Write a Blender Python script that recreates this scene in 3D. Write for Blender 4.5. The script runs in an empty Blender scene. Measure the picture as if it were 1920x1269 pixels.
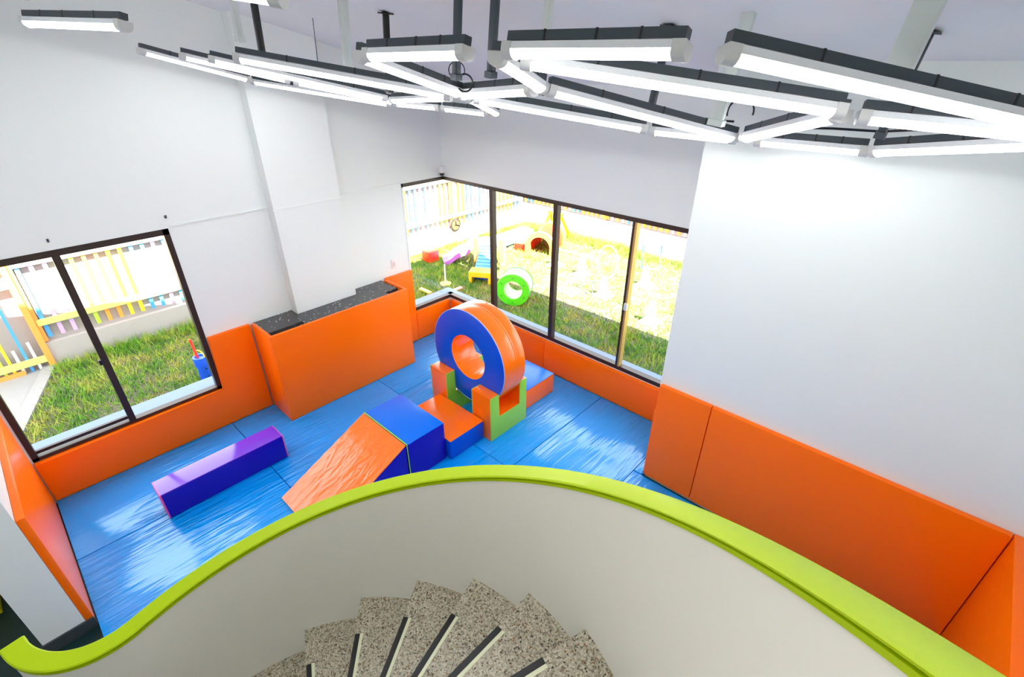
import bpy, bmesh, math, random
import numpy as np
from mathutils import Vector, Matrix

random.seed(7)
S = bpy.context.scene
COL = S.collection

# ------------------------------------------------------------------ camera
CW = ((0.7335566, 0.6796168, 0.003958), (0.3352054, -0.3567316, -0.8719977), (-0.5912123, 0.6409864, -0.489494))  # right, down, forward
cam_d = bpy.data.cameras.new('camera')
cam = bpy.data.objects.new('camera', cam_d)
COL.objects.link(cam)
R_, D_, F_ = (Vector(v).normalized() for v in CW)
m = Matrix((R_, -D_, -F_)).transposed().to_4x4()
m.translation = Vector((0, 0, 3.6))
cam.matrix_world = m
cam_d.sensor_fit = 'HORIZONTAL'
cam_d.sensor_width = 36.0
cam_d.lens = 917.99 / 1920 * 36.0
cam_d.clip_start = 0.02
cam_d.clip_end = 200
S.camera = cam

# ------------------------------------------------------------------ world, sun, exposure
LED = 7.6
w = bpy.data.worlds.new('world'); S.world = w
w.use_nodes = True
bg = w.node_tree.nodes['Background']
bg.inputs[0].default_value = (0.86, 0.93, 1.0, 1)
bg.inputs[1].default_value = 3.1
sd = bpy.data.lights.new('sun', 'SUN'); sd.energy = 36.0; sd.angle = 0.009; sd.color = (1.0, 0.96, 0.90)
sun = bpy.data.objects.new('sun', sd); COL.objects.link(sun)
sun.rotation_euler = Vector((-0.72, 0.12, -1.0)).to_track_quat('-Z', 'Y').to_euler()
sun.location = (6, -3, 12)
vs = S.view_settings
vs.view_transform = 'Standard'; vs.look = 'None'; vs.gamma = 1.0; vs.exposure = 1.0; vs.use_curve_mapping = False
try:
    S.cycles.max_bounces = 12; S.cycles.diffuse_bounces = 8; S.cycles.transparent_max_bounces = 16
except Exception:
    pass

# ------------------------------------------------------------------ materials
MATS = {}
def lin(c):
    return tuple((v / 12.92 if v <= 0.04045 else ((v + 0.055) / 1.055) ** 2.4) for v in (x / 255 for x in c))

def mat(name, rgb, rough=0.5, metal=0.0, coat=0.0, emit=0.0, var=0.0, vscale=3.0, bump=0.0, bscale=(8, 8, 8), spec=0.5, bdist=0.01, sheen=0):
    if name in MATS:
        return MATS[name]
    M = bpy.data.materials.new(name); M.use_nodes = True
    nt = M.node_tree; b = nt.nodes['Principled BSDF']
    c = lin(rgb)
    b.inputs['Base Color'].default_value = (*c, 1)
    b.inputs['Roughness'].default_value = rough
    b.inputs['Metallic'].default_value = metal
    b.inputs['Coat Weight'].default_value = coat
    b.inputs['Coat Roughness'].default_value = 0.08
    b.inputs['Specular IOR Level'].default_value = spec
    if emit:
        b.inputs['Emission Color'].default_value = (0.985, 0.995, 1.0, 1)
        b.inputs['Emission Strength'].default_value = emit
    geo = nt.nodes.new('ShaderNodeNewGeometry')
    if var:
        n = nt.nodes.new('ShaderNodeTexNoise'); n.inputs['Scale'].default_value = vscale
        n.inputs['Detail'].default_value = 4
        nt.links.new(geo.outputs['Position'], n.inputs['Vector'])
        mx = nt.nodes.new('ShaderNodeMix'); mx.data_type = 'RGBA'
        mx.inputs[6].default_value = (*[v * (1 - var) for v in c], 1)
        mx.inputs[7].default_value = (*[min(1, v * (1 + var)) for v in c], 1)
        nt.links.new(n.outputs['Fac'], mx.inputs[0])
        nt.links.new(mx.outputs[2], b.inputs['Base Color'])
    if bump:
        mp = nt.nodes.new('ShaderNodeMapping'); mp.inputs['Scale'].default_value = bscale
        nt.links.new(geo.outputs['Position'], mp.inputs['Vector'])
        n2 = nt.nodes.new('ShaderNodeTexNoise'); n2.inputs['Scale'].default_value = 1.0
        n2.inputs['Detail'].default_value = 3; n2.inputs['Distortion'].default_value = 0.4
        nt.links.new(mp.outputs[0], n2.inputs['Vector'])
        bp = nt.nodes.new('ShaderNodeBump'); bp.inputs['Strength'].default_value = bump
        bp.inputs['Distance'].default_value = bdist
        nt.links.new(n2.outputs['Fac'], bp.inputs['Height'])
        nt.links.new(bp.outputs[0], b.inputs['Normal'])
        nt.links.new(bp.outputs[0], b.inputs['Coat Normal'])
    MATS[name] = M
    return M

def mat_vinyl_mat():
    """glossy blue gym mat vinyl with long stretched wrinkles"""
    M = bpy.data.materials.new('blue_mat_vinyl'); M.use_nodes = True
    nt = M.node_tree; b = nt.nodes['Principled BSDF']
    b.inputs['Base Color'].default_value = (*lin((0, 144, 230)), 1)
    b.inputs['Roughness'].default_value = 0.16
    b.inputs['Specular IOR Level'].default_value = 0.70
    geo = nt.nodes.new('ShaderNodeNewGeometry')
    def layer(scale, rot, dist, detail):
        mp = nt.nodes.new('ShaderNodeMapping'); mp.inputs['Scale'].default_value = scale
        mp.inputs['Rotation'].default_value = (0, 0, rot)
        mp.vector_type = 'TEXTURE' if False else 'POINT'
        nt.links.new(geo.outputs['Position'], mp.inputs['Vector'])
        n = nt.nodes.new('ShaderNodeTexNoise'); n.inputs['Scale'].default_value = 1.0
        n.inputs['Detail'].default_value = detail; n.inputs['Distortion'].default_value = dist
        nt.links.new(mp.outputs[0], n.inputs['Vector'])
        return n
    a = layer((22, 1.5, 1), 0.05, 0.5, 2.0)
    c = layer((9, 1.6, 1), 0.6, 0.6, 2.0)
    d = layer((1.1, 1.1, 1), 0.0, 0.0, 1.0)
    ad = nt.nodes.new('ShaderNodeMath'); ad.operation = 'MULTIPLY_ADD'
    nt.links.new(c.outputs['Fac'], ad.inputs[0]); ad.inputs[1].default_value = 0.8
    nt.links.new(a.outputs['Fac'], ad.inputs[2])
    ms = nt.nodes.new('ShaderNodeMapRange'); ms.inputs[1].default_value = 0.40; ms.inputs[2].default_value = 0.60
    ms.inputs[3].default_value = 0.10; ms.inputs[4].default_value = 1.0
    nt.links.new(d.outputs['Fac'], ms.inputs[0])
    mu = nt.nodes.new('ShaderNodeMath'); mu.operation = 'MULTIPLY'
    nt.links.new(ad.outputs[0], mu.inputs[0]); nt.links.new(ms.outputs[0], mu.inputs[1])
    bp = nt.nodes.new('ShaderNodeBump'); bp.inputs['Strength'].default_value = 0.9; bp.inputs['Distance'].default_value = 0.032
    nt.links.new(mu.outputs[0], bp.inputs['Height'])
    nt.links.new(bp.outputs[0], b.inputs['Normal'])
    return M

def mat_speckle(name, base, spots, scale, rough):
    M = bpy.data.materials.new(name); M.use_nodes = True
    nt = M.node_tree; b = nt.nodes['Principled BSDF']
    geo = nt.nodes.new('ShaderNodeNewGeometry')
    v = nt.nodes.new('ShaderNodeTexVoronoi'); v.inputs['Scale'].default_value = scale
    nt.links.new(geo.outputs['Position'], v.inputs['Vector'])
    cr = nt.nodes.new('ShaderNodeValToRGB'); cr.color_ramp.interpolation = 'CONSTANT'
    el = cr.color_ramp.elements
    el[0].position = 0.0; el[0].color = (*lin(base), 1)
    el[1].position = spots[0][0]; el[1].color = (*lin(spots[0][1]), 1)
    for p, c in spots[1:]:
        e = el.new(p); e.color = (*lin(c), 1)
    sep = nt.nodes.new('ShaderNodeSeparateColor')
    nt.links.new(v.outputs['Color'], sep.inputs[0])
    nt.links.new(sep.outputs[0], cr.inputs[0])
    nt.links.new(cr.outputs[0], b.inputs['Base Color'])
    b.inputs['Roughness'].default_value = rough
    return M

def mat_granite():
    M = bpy.data.materials.new('black_granite'); M.use_nodes = True
    nt = M.node_tree; b = nt.nodes['Principled BSDF']
    geo = nt.nodes.new('ShaderNodeNewGeometry')
    v = nt.nodes.new('ShaderNodeTexVoronoi'); v.inputs['Scale'].default_value = 42
    nt.links.new(geo.outputs['Position'], v.inputs['Vector'])
    sep = nt.nodes.new('ShaderNodeSeparateColor'); nt.links.new(v.outputs['Color'], sep.inputs[0])
    gt = nt.nodes.new('ShaderNodeMath'); gt.operation = 'GREATER_THAN'; gt.inputs[1].default_value = 0.86
    nt.links.new(sep.outputs[0], gt.inputs[0])
    lt = nt.nodes.new('ShaderNodeMath'); lt.operation = 'LESS_THAN'; lt.inputs[1].default_value = 0.28
    nt.links.new(v.outputs['Distance'], lt.inputs[0])
    mu = nt.nodes.new('ShaderNodeMath'); mu.operation = 'MULTIPLY'
    nt.links.new(gt.outputs[0], mu.inputs[0]); nt.links.new(lt.outputs[0], mu.inputs[1])
    mx = nt.nodes.new('ShaderNodeMix'); mx.data_type = 'RGBA'
    mx.inputs[6].default_value = (*lin((64, 64, 66)), 1); mx.inputs[7].default_value = (*lin((205, 205, 200)), 1)
    nt.links.new(mu.outputs[0], mx.inputs[0]); nt.links.new(mx.outputs[2], b.inputs['Base Color'])
    b.inputs['Roughness'].default_value = 0.22
    return M

def mat_glass():
    M = bpy.data.materials.new('window_glass'); M.use_nodes = True
    nt = M.node_tree; nt.nodes.clear()
    o = nt.nodes.new('ShaderNodeOutputMaterial')
    t = nt.nodes.new('ShaderNodeBsdfTransparent'); t.inputs[0].default_value = (0.97, 0.98, 0.98, 1)
    g = nt.nodes.new('ShaderNodeBsdfGlossy'); g.inputs['Roughness'].default_value = 0.0
    f = nt.nodes.new('ShaderNodeFresnel'); f.inputs[0].default_value = 1.38
    mx = nt.nodes.new('ShaderNodeMixShader')
    nt.links.new(f.outputs[0], mx.inputs[0]); nt.links.new(t.outputs[0], mx.inputs[1]); nt.links.new(g.outputs[0], mx.inputs[2])
    nt.links.new(mx.outputs[0], o.inputs[0])
    return M

def mat_grass(name, cols, scale):
    M = bpy.data.materials.new(name); M.use_nodes = True
    nt = M.node_tree; b = nt.nodes['Principled BSDF']
    geo = nt.nodes.new('ShaderNodeNewGeometry')
    n = nt.nodes.new('ShaderNodeTexNoise'); n.inputs['Scale'].default_value = scale; n.inputs['Detail'].default_value = 5
    n.inputs['Roughness'].default_value = 0.7
    nt.links.new(geo.outputs['Position'], n.inputs['Vector'])
    cr = nt.nodes.new('ShaderNodeValToRGB')
    el = cr.color_ramp.elements
    el[0].position = cols[0][0]; el[0].color = (*lin(cols[0][1]), 1)
    el[1].position = cols[-1][0]; el[1].color = (*lin(cols[-1][1]), 1)
    for p, c in cols[1:-1]:
        e = el.new(p); e.color = (*lin(c), 1)
    nt.links.new(n.outputs['Fac'], cr.inputs[0]); nt.links.new(cr.outputs[0], b.inputs['Base Color'])
    b.inputs['Roughness'].default_value = 0.7
    b.inputs['Specular IOR Level'].default_value = 0.2
    return M

WALL = mat('white_wall_paint', (228, 232, 229), 0.55, bump=0.06, bscale=(30, 30, 30), bdist=0.003)
CEIL = mat('white_ceiling_panel', (230, 231, 233), 0.6)
STAIRW = mat('stair_wall_paint', (234, 231, 222), 0.5, var=0.03, vscale=1.5)
FLOOR = mat('dark_green_floor', (10, 40, 42), 0.35)
ORANGE = mat('orange_pad_vinyl', (255, 110, 0), 0.30, spec=0.28, bump=0.2, bscale=(2.2, 2.2, 9), bdist=0.02)
ORANGE_S = mat('orange_foam_vinyl', (252, 112, 8), 0.22, spec=0.55, bump=0.10, bscale=(3, 3, 3), bdist=0.02)
ORANGE_W = mat('orange_wrinkled_vinyl', (252, 116, 14), 0.16, spec=0.6, bump=0.5, bscale=(14, 4, 10), bdist=0.02)
BLUEMAT = mat_vinyl_mat()
BLUE = mat('royal_blue_vinyl', (0, 78, 206), 0.3, spec=0.35, bump=0.1, bscale=(4, 4, 4), bdist=0.02)
BLUETOP = mat('bright_blue_vinyl', (0, 108, 228), 0.25, spec=0.35, bump=0.06, bscale=(3, 3, 3), bdist=0.02)
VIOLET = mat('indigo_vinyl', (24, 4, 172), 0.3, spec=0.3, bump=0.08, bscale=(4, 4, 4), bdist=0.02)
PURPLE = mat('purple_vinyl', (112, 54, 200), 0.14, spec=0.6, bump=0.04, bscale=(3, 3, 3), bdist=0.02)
MAGENTA = mat('magenta_vinyl', (226, 70, 150), 0.3)
GREEN = mat('lime_green_vinyl', (146, 214, 60), 0.3, bump=0.08, bscale=(4, 4, 4), bdist=0.02)
RAIL = mat('lime_paint', (166, 192, 0), 0.45, spec=0.2, bump=0.05, bscale=(20, 20, 20), bdist=0.004)
FRAME = mat('bronze_window_frame', (54, 43, 37), 0.35, metal=0.3)
BRASS = mat('anodised_gold_edge', (190, 160, 90), 0.35, metal=0.5)
SILL = mat('pale_grey_sill', (92, 112, 146), 0.5)
STEEL = mat('dark_grey_channel', (62, 70, 76), 0.45, metal=0.2)
BLACK = mat('black_plastic', (12, 12, 14), 0.4)
LIGHTW = mat('white_fixture_housing', (226, 228, 230), 0.4)
CAPG = mat('grey_end_cap', (205, 205, 203), 0.45)
EMIT = mat('led_diffuser', (250, 250, 255), 0.4, emit=LED)
CONDUIT = mat('pale_grey_conduit', (206, 212, 208), 0.45)
WHITEP = mat('white_plastic', (235, 235, 235), 0.35)
GRANITE = mat_granite()
GLASS = mat_glass()
TERRAZZO = mat_speckle('terrazzo_speckle', (176, 168, 148), [(0.45, (200, 194, 174)), (0.66, (150, 140, 118)), (0.84, (112, 104, 88)), (0.94, (60, 54, 46)), (0.965, (140, 100, 60))], 150, 0.4)
PALEY = mat('pale_strip', (222, 224, 190), 0.5)
PATH = mat('grey_concrete', (136, 133, 131), 0.8, var=0.06, vscale=4)
CURB = mat('beige_render', (168, 158, 153), 0.85, var=0.05, vscale=2)
LAWN = mat_grass('lawn_soil', [(0.30, (56, 66, 34)), (0.45, (78, 78, 56)), (0.58, (90, 82, 70)), (0.72, (86, 74, 64))], 2.6)
BLADE = mat_grass('grass_blades', [(0.3, (52, 104, 20)), (0.46, (102, 146, 34)), (0.58, (154, 160, 60)), (0.72, (170, 150, 94))], 3.2)
PICK = {n: mat('picket_' + n, c, 0.55) for n, c in dict(green=(176, 204, 60), orange=(250, 150, 60), yellow=(238, 208, 40), blue=(70, 150, 214), purple=(196, 160, 206), white=(230, 224, 216)).items()}
GRAIL = mat('fence_rail_green', (206, 218, 110), 0.6)
GORANGE = mat('fence_post_orange', (250, 150, 66), 0.6)
TOYRED = mat('toy_red', (232, 44, 24), 0.35)
TOYORANGE = mat('toy_orange', (246, 150, 70), 0.4)
TOYYEL = mat('toy_yellow', (250, 180, 0), 0.4)
TOYBLUE = mat('toy_blue', (20, 84, 220), 0.35)
TOYSKY = mat('toy_sky_blue', (70, 140, 226), 0.4)
TOYPUR = mat('toy_purple', (190, 100, 200), 0.4)
TOYGREEN = mat('toy_green', (84, 206, 30), 0.35)
TOYPALE = mat('toy_pale_green', (196, 226, 200), 0.35)
TOYWHITE = mat('toy_white', (236, 238, 240), 0.4)
WOOD = mat('pale_wood_disc', (92, 72, 42), 0.5, var=0.15, vscale=20)
SOCKET = mat('socket_white', (232, 226, 224), 0.4)

# ------------------------------------------------------------------ mesh helpers
def link(name, me, parent=None):
    o = bpy.data.objects.new(name, me)
    COL.objects.link(o)
    if parent is not None:
        o.parent = parent
    return o

def tag(o, label=None, cat=None, group=None, kind=None):
    if label: o['label'] = label
    if cat: o['category'] = cat
    if group: o['group'] = group
    if kind: o['kind'] = kind
    return o

def empty(name, loc=(0, 0, 0), rot=None):
    o = bpy.data.objects.new(name, None)
    o.empty_display_size = 0.1
    COL.objects.link(o)
    o.location = loc
    if rot is not None: o.rotation_euler = rot
    return o

def finish(bm, name, material, parent=None, smooth=False, angle=40):
    me = bpy.data.meshes.new(name)
    bmesh.ops.recalc_face_normals(bm, faces=bm.faces)
    bm.to_mesh(me); bm.free()
    for mm in (material if isinstance(material, (list, tuple)) else [material]):
        me.materials.append(mm)
    if smooth:
        for p in me.polygons: p.use_smooth = True
        try: me.set_sharp_from_angle(angle=math.radians(angle))
        except Exception: pass
    return link(name, me, parent)

def bm_box(bm, x0, x1, y0, y1, z0, z1):
    vs_ = [bm.verts.new(p) for p in ((x0, y0, z0), (x1, y0, z0), (x1, y1, z0), (x0, y1, z0), (x0, y0, z1), (x1, y0, z1), (x1, y1, z1), (x0, y1, z1))]
    for f in ((0, 3, 2, 1), (4, 5, 6, 7), (0, 1, 5, 4), (1, 2, 6, 5), (2, 3, 7, 6), (3, 0, 4, 7)):
        bm.faces.new([vs_[i] for i in f])

def box(name, b, material, parent=None, bevel=0.0, seg=2):
    bm = bmesh.new(); bm_box(bm, *b)
    if bevel:
        bmesh.ops.bevel(bm, geom=list(bm.edges), offset=bevel, segments=seg, affect='EDGES', profile=0.6)
    return finish(bm, name, material, parent, smooth=bool(bevel), angle=50)

def boxes(name, bs, material, parent=None):
    bm = bmesh.new()
    for b in bs: bm_box(bm, *b)
    return finish(bm, name, material, parent)

def prism(name, poly, axis, a0, a1, material, parent=None, bevel=0.0, smooth=False):
    """poly: 2-D outline; axis: extrusion axis ('x','y','z')"""
    bm = bmesh.new()
    def P(u, v, t):
        return {'x': (t, u, v), 'y': (u, t, v), 'z': (u, v, t)}[axis]
    A = [bm.verts.new(P(u, v, a0)) for u, v in poly]
    B = [bm.verts.new(P(u, v, a1)) for u, v in poly]
    n = len(poly)
    bm.faces.new(A); bm.faces.new(B[::-1])
    for i in range(n):
        bm.faces.new((A[i], B[i], B[(i + 1) % n], A[(i + 1) % n]))
    if bevel:
        bmesh.ops.bevel(bm, geom=list(bm.edges), offset=bevel, segments=2, affect='EDGES', profile=0.6)
    return finish(bm, name, material, parent, smooth=smooth or bool(bevel), angle=50)

def lathe(name, prof, material, parent=None, n=24, loc=(0, 0, 0), axis='z', close=False, smooth=True):
    """prof: (r, h) list"""
    bm = bmesh.new(); rings = []
    for r, h in prof:
        ring = []
        for i in range(n):
            a = 2 * math.pi * i / n
            u, v = r * math.cos(a), r * math.sin(a)
            p = {'z': (u, v, h), 'y': (u, h, v), 'x': (h, u, v)}[axis]
            ring.append(bm.verts.new((p[0] + loc[0], p[1] + loc[1], p[2] + loc[2])))
        rings.append(ring)
    k = len(rings)
    for j in range(k if close else k - 1):
        a, b = rings[j], rings[(j + 1) % k]
        for i in range(n):
            bm.faces.new((a[i], a[(i + 1) % n], b[(i + 1) % n], b[i]))
    if not close:
        for ring in (rings[0], rings[-1]):
            try: bm.faces.new(ring)
            except Exception: pass
    return finish(bm, name, material, parent, smooth=smooth, angle=45)

def tube(name, pts, r, material, parent=None, n=8, closed=False):
    bm = bmesh.new(); rings = []
    P = [Vector(p) for p in pts]; k = len(P)
    for i in range(k):
        if closed: t = P[(i + 1) % k] - P[i - 1]
        else: t = P[min(i + 1, k - 1)] - P[max(i - 1, 0)]
        t.normalize()
        up = Vector((0, 0, 1)) if abs(t.z) < 0.95 else Vector((0, 1, 0))
        a = t.cross(up).normalized(); b = t.cross(a).normalized()
        rings.append([bm.verts.new(P[i] + r * (math.cos(2 * math.pi * j / n) * a + math.sin(2 * math.pi * j / n) * b)) for j in range(n)])
    for i in range(k if closed else k - 1):
        a, b = rings[i], rings[(i + 1) % k]
        for j in range(n):
            bm.faces.new((a[j], a[(j + 1) % n], b[(j + 1) % n], b[j]))
    if not closed:
        bm.faces.new(rings[0]); bm.faces.new(rings[-1][::-1])
    return finish(bm, name, material, parent, smooth=True, angle=50)

def copy_tree(o, parent=None):
    c = o.copy(); COL.objects.link(c); c.parent = parent
    for ch in list(o.children): copy_tree(ch, c)
    return c

# ================================================================== THE SETTING
XW, YB, YR, XS, YS = -5.39, 4.435, 3.615, 0.95, -0.56   # wall faces
def zc(y): return 4.47 - 0.235 * y                         # underside of the sloped ceiling
ZT = 6.0

tag(box('floor', (-5.9, 1.3, -3.6, 4.9, -0.25, -0.05), FLOOR), kind='structure')

def wall_poly(name, pieces, x0, x1, material=WALL):
    """pieces: polygons in (y, z); extruded along x"""
    bm = bmesh.new()
    for poly in pieces:
        A = [bm.verts.new((x0, y, z)) for y, z in poly]; B = [bm.verts.new((x1, y, z)) for y, z in poly]
        n = len(poly); bm.faces.new(A); bm.faces.new(B[::-1])
        for i in range(n): bm.faces.new((A[i], B[i], B[(i + 1) % n], A[(i + 1) % n]))
    return tag(finish(bm, name, material), kind='structure')

W1 = (-0.50, 1.11, 0.45, 2.25)       # left window: y0, y1, z0, z1
W2Y = 3.74                            # corner window starts here on the left wall
T = 0.2
wall_poly('wall_left', [
    [(-3.6, -0.25), (4.635, -0.25), (4.635, 0.45), (-3.6, 0.45)],
    [(-3.6, 2.25), (4.635, 2.25), (4.635, zc(4.635) + T), (-3.6, zc(-3.6) + T)],
    [(-3.6, 0.45), (W1[0], 0.45), (W1[0], 2.25), (-3.6, 2.25)],
    [(W1[1], 0.45), (W2Y, 0.45), (W2Y, 2.25), (W1[1], 2.25)]], -5.59, XW)
X2 = -1.50
boxes_b = [(-5.59, X2, YB, 4.635, -0.25, 0.45), (-5.59, X2, YB, 4.635, 2.25, zc(YB) + 0.1)]
tag(boxes('wall_back', boxes_b, WALL), kind='structure')
tag(box('wall_right', (X2, 1.15, YR, 4.635, -0.25, zc(YR) + 0.1), WALL), kind='structure')
wall_poly('wall_side', [[(-3.6, -0.25), (YR, -0.25), (YR, zc(YR) + T), (-3.6, zc(-3.6) + T)]], XS, 1.15)
tag(box('wall_rear', (-5.59, 1.15, -3.6, -3.4, -0.25, zc(-3.4) + 0.3), WALL), kind='structure')
wall_poly('wall_partition', [[(-0.80, -0.25), (YS, -0.25), (YS, zc(YS) + 0.05), (-0.80, zc(-0.80) + 0.05)]], XW, -3.70)
wall_poly('wall_pillar', [[(2.04, -0.05), (2.80, -0.05), (2.80, zc(2.8) + 0.05), (2.04, zc(2.04) + 0.05)]], XW, -5.24)
# slight step where the upper plaster stands proud of the lower wall
tag(boxes('trim_1', [(XW, XW + 0.012, 1.135, 2.04, 2.262, 2.274), (XW, XW + 0.012, 2.80, W2Y, 2.262, 2.274), (-5.24, -5.232, 2.03, 2.81, 2.262, 2.274)], WALL), kind='structure')
tag(box('baseboard_partition', (-3.70, -3.685, -0.80, -0.51, -0.05, 0.05), STEEL), kind='structure')

cl = wall_poly('ceiling', [[(-3.6, zc(-3.6)), (6.05, zc(6.05)), (6.05, zc(6.05) + 0.16), (-3.6, zc(-3.6) + 0.16)]], -5.75, 1.3, CEIL)

# ------------------------------------------------------------------ windows
def pane(name, quad, parent):
    bm = bmesh.new(); bm.faces.new([bm.verts.new(p) for p in quad])
    return finish(bm, name, GLASS, parent)

win1 = tag(empty('window_1', (XW, 0.3, 0.45)), kind='structure')
win1_c = Matrix.Translation(-Vector(win1.location))
def P1(o):
    o.data.transform(win1_c); o.parent = win1; return o
xf0, xf1 = -5.46, -5.385
y0, y1, z0, z1 = W1
P1(boxes('frame', [(xf0, xf1, y0, y1, z0, z0 + 0.035), (xf0, xf1, y0, y1, z1 - 0.055, z1), (xf0, xf1, y0, y0 + 0.045, z0, z1), (xf0, xf1, y1 - 0.05, y1, z0, z1)], FRAME))
P1(box('mullion', (xf0 + 0.01, xf1 + 0.004, 0.245, 0.30, z0 + 0.03, z1 - 0.05), FRAME))
P1(box('sash_rail', (-5.435, -5.405, y0 + 0.04, 0.25, z0 + 0.06, z0 + 0.09), FRAME))
P1(box('latch', (-5.385, -5.355, 0.225, 0.25, 1.16, 1.21), BLACK, bevel=0.004))
P1(pane('pane', [(-5.44, y0 + 0.04, z0 + 0.03), (-5.44, 0.25, z0 + 0.03), (-5.44, 0.25, z1 - 0.05), (-5.44, y0 + 0.04, z1 - 0.05)], None))
P1(pane('pane', [(-5.42, 0.29, z0 + 0.03), (-5.42, y1 - 0.045, z0 + 0.03), (-5.42, y1 - 0.045, z1 - 0.05), (-5.42, 0.29, z1 - 0.05)], None))
P1(box('sill', (-5.72, -5.462, y0 - 0.05, y1 + 0.05, 0.40, 0.452), SILL))

win2 = tag(empty('window_2', (XW, YB, 0.45)), kind='structure')
win2_c = Matrix.Translation(-Vector(win2.location))
def P2(o):
    o.data.transform(win2_c); o.parent = win2; return o
yf0, yf1 = YB - 0.005, YB + 0.07
z1 = 2.255
xg, yg = -5.45, YB + 0.04
P2(boxes('frame', [(-5.46, X2, yf0, yf1, z0, z0 + 0.05), (-5.46, X2, yf0, yf1, z1 - 0.045, z1),
                   (xf0, xf1, W2Y, yf1, z0, z0 + 0.05), (xf0, xf1, W2Y, yf1, z1 - 0.045, z1)], FRAME))
P2(boxes('jamb', [(xf0, xf1, W2Y, W2Y + 0.022, z0, z1)], WALL))
for mx in (-4.46, -3.42):
    P2(box('mullion', (mx - 0.03, mx + 0.03, yf0 - 0.004, yf1 - 0.01, z0 + 0.05, z1 - 0.045), FRAME))
P2(box('mullion', (-2.425, -2.395, yf0 - 0.004, yf1 - 0.01, z0 + 0.05, z1 - 0.045), FRAME))
P2(box('sash_edge', (-2.395, -2.372, yf0 - 0.008, yf1 - 0.01, z0 + 0.05, z1 - 0.045), BRASS))
P2(box('latch', (-2.395, -2.355, yf0 - 0.035, yf0 - 0.008, 1.24, 1.32), CONDUIT, bevel=0.004))
edges = [xg, -4.49, -4.43, -3.45, -3.39, -2.425, -2.372, X2]
for i in range(0, 8, 2):
    a, b = edges[i], edges[i + 1]
    P2(pane('pane', [(a, yg, z0 + 0.05), (b, yg, z0 + 0.05), (b, yg, z1 - 0.045), (a, yg, z1 - 0.045)], None))
P2(pane('pane', [(xg, W2Y + 0.02, z0 + 0.05), (xg, yg, z0 + 0.05), (xg, yg, z1 - 0.045), (xg, W2Y + 0.02, z1 - 0.045)], None))
P2(boxes('sill', [(-5.70, X2, yf1, 4.66, 0.40, 0.452), (-5.70, -5.462, W2Y - 0.05, yf1, 0.40, 0.452)], SILL))

# ------------------------------------------------------------------ stairs: curved wall, cap, steps
SCX, SCY, SR = -0.93, -0.12, 1.27
def rail_z(t):
    u = t - math.radians(100)
    return 2.025 - 0.6825 * u + 0.135 * u * u
CW_ = 0.09
def path():
    """centre line points (x, y, z, nx, ny) of the stair wall; n points outward"""
    out = []
    a0, a1 = math.radians(-25), math.radians(184)
    N = 110
    for i in range(N + 1):
        t = a0 + (a1 - a0) * i / N
        out.append((SCX + SR * math.cos(t), SCY + SR * math.sin(t), rail_z(max(t, 0.02)) if t > 0.02 else rail_z(0.02), math.cos(t), math.sin(t)))
    # reverse bend at the foot, then level run
    t = a1; x, y, z, nx, ny = out[-1]
    dx, dy = -math.sin(t), math.cos(t)
    zt = (rail_z(a1) - rail_z(a1 - 0.02)) / 0.02 / SR
    hd = math.atan2(dy, dx)
    for i in range(24):
        ds = 0.025
        hd -= ds / 0.40
        x += math.cos(hd) * ds; y += math.sin(hd) * ds
        z += zt * ds * max(0, 1 - i / 16)
        out.append((x, y, z, math.sin(hd), -math.cos(hd)))
    return out
PATHP = path()
def sweep(name, prof, material, parent=None, to_floor=False, smooth=True):
    """prof: list of (offset outward, dz)"""
    bm = bmesh.new(); rings = []
    for x, y, z, nx, ny in PATHP:
        rings.append([bm.verts.new((x + nx * o, y + ny * o, (dz if (to_floor and i >= 2) else z + dz))) for i, (o, dz) in enumerate(prof)])
    k = len(prof)
    for a, b in zip(rings[:-1], rings[1:]):
        for j in range(k):
            bm.faces.new((a[j], a[(j + 1) % k], b[(j + 1) % k], b[j]))
    bm.faces.new(rings[0]); bm.faces.new(rings[-1][::-1])
    return finish(bm, name, material, parent, smooth=smooth, angle=35)
h = CW_ / 2
cap_prof = [(-h + 0.006, 0.0), (h - 0.006, 0.0), (h, -0.005), (h, -0.034), (-h + 0.006, -0.034), (-h + 0.002, -0.031), (-h + 0.002, -0.018), (-h + 0.010, -0.016), (-h + 0.010, -0.013), (-h, -0.010), (-h, -0.005)]
tag(sweep('handrail_cap', cap_prof, RAIL), 'lime green curved handrail cap on top of the stair wall', 'handrail')
hw = h - 0.008
tag(sweep('wall_stair', [(-hw, -0.033), (hw, -0.033), (hw, -0.05), (-hw, -0.05)], STAIRW, to_floor=True), kind='structure')

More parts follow.
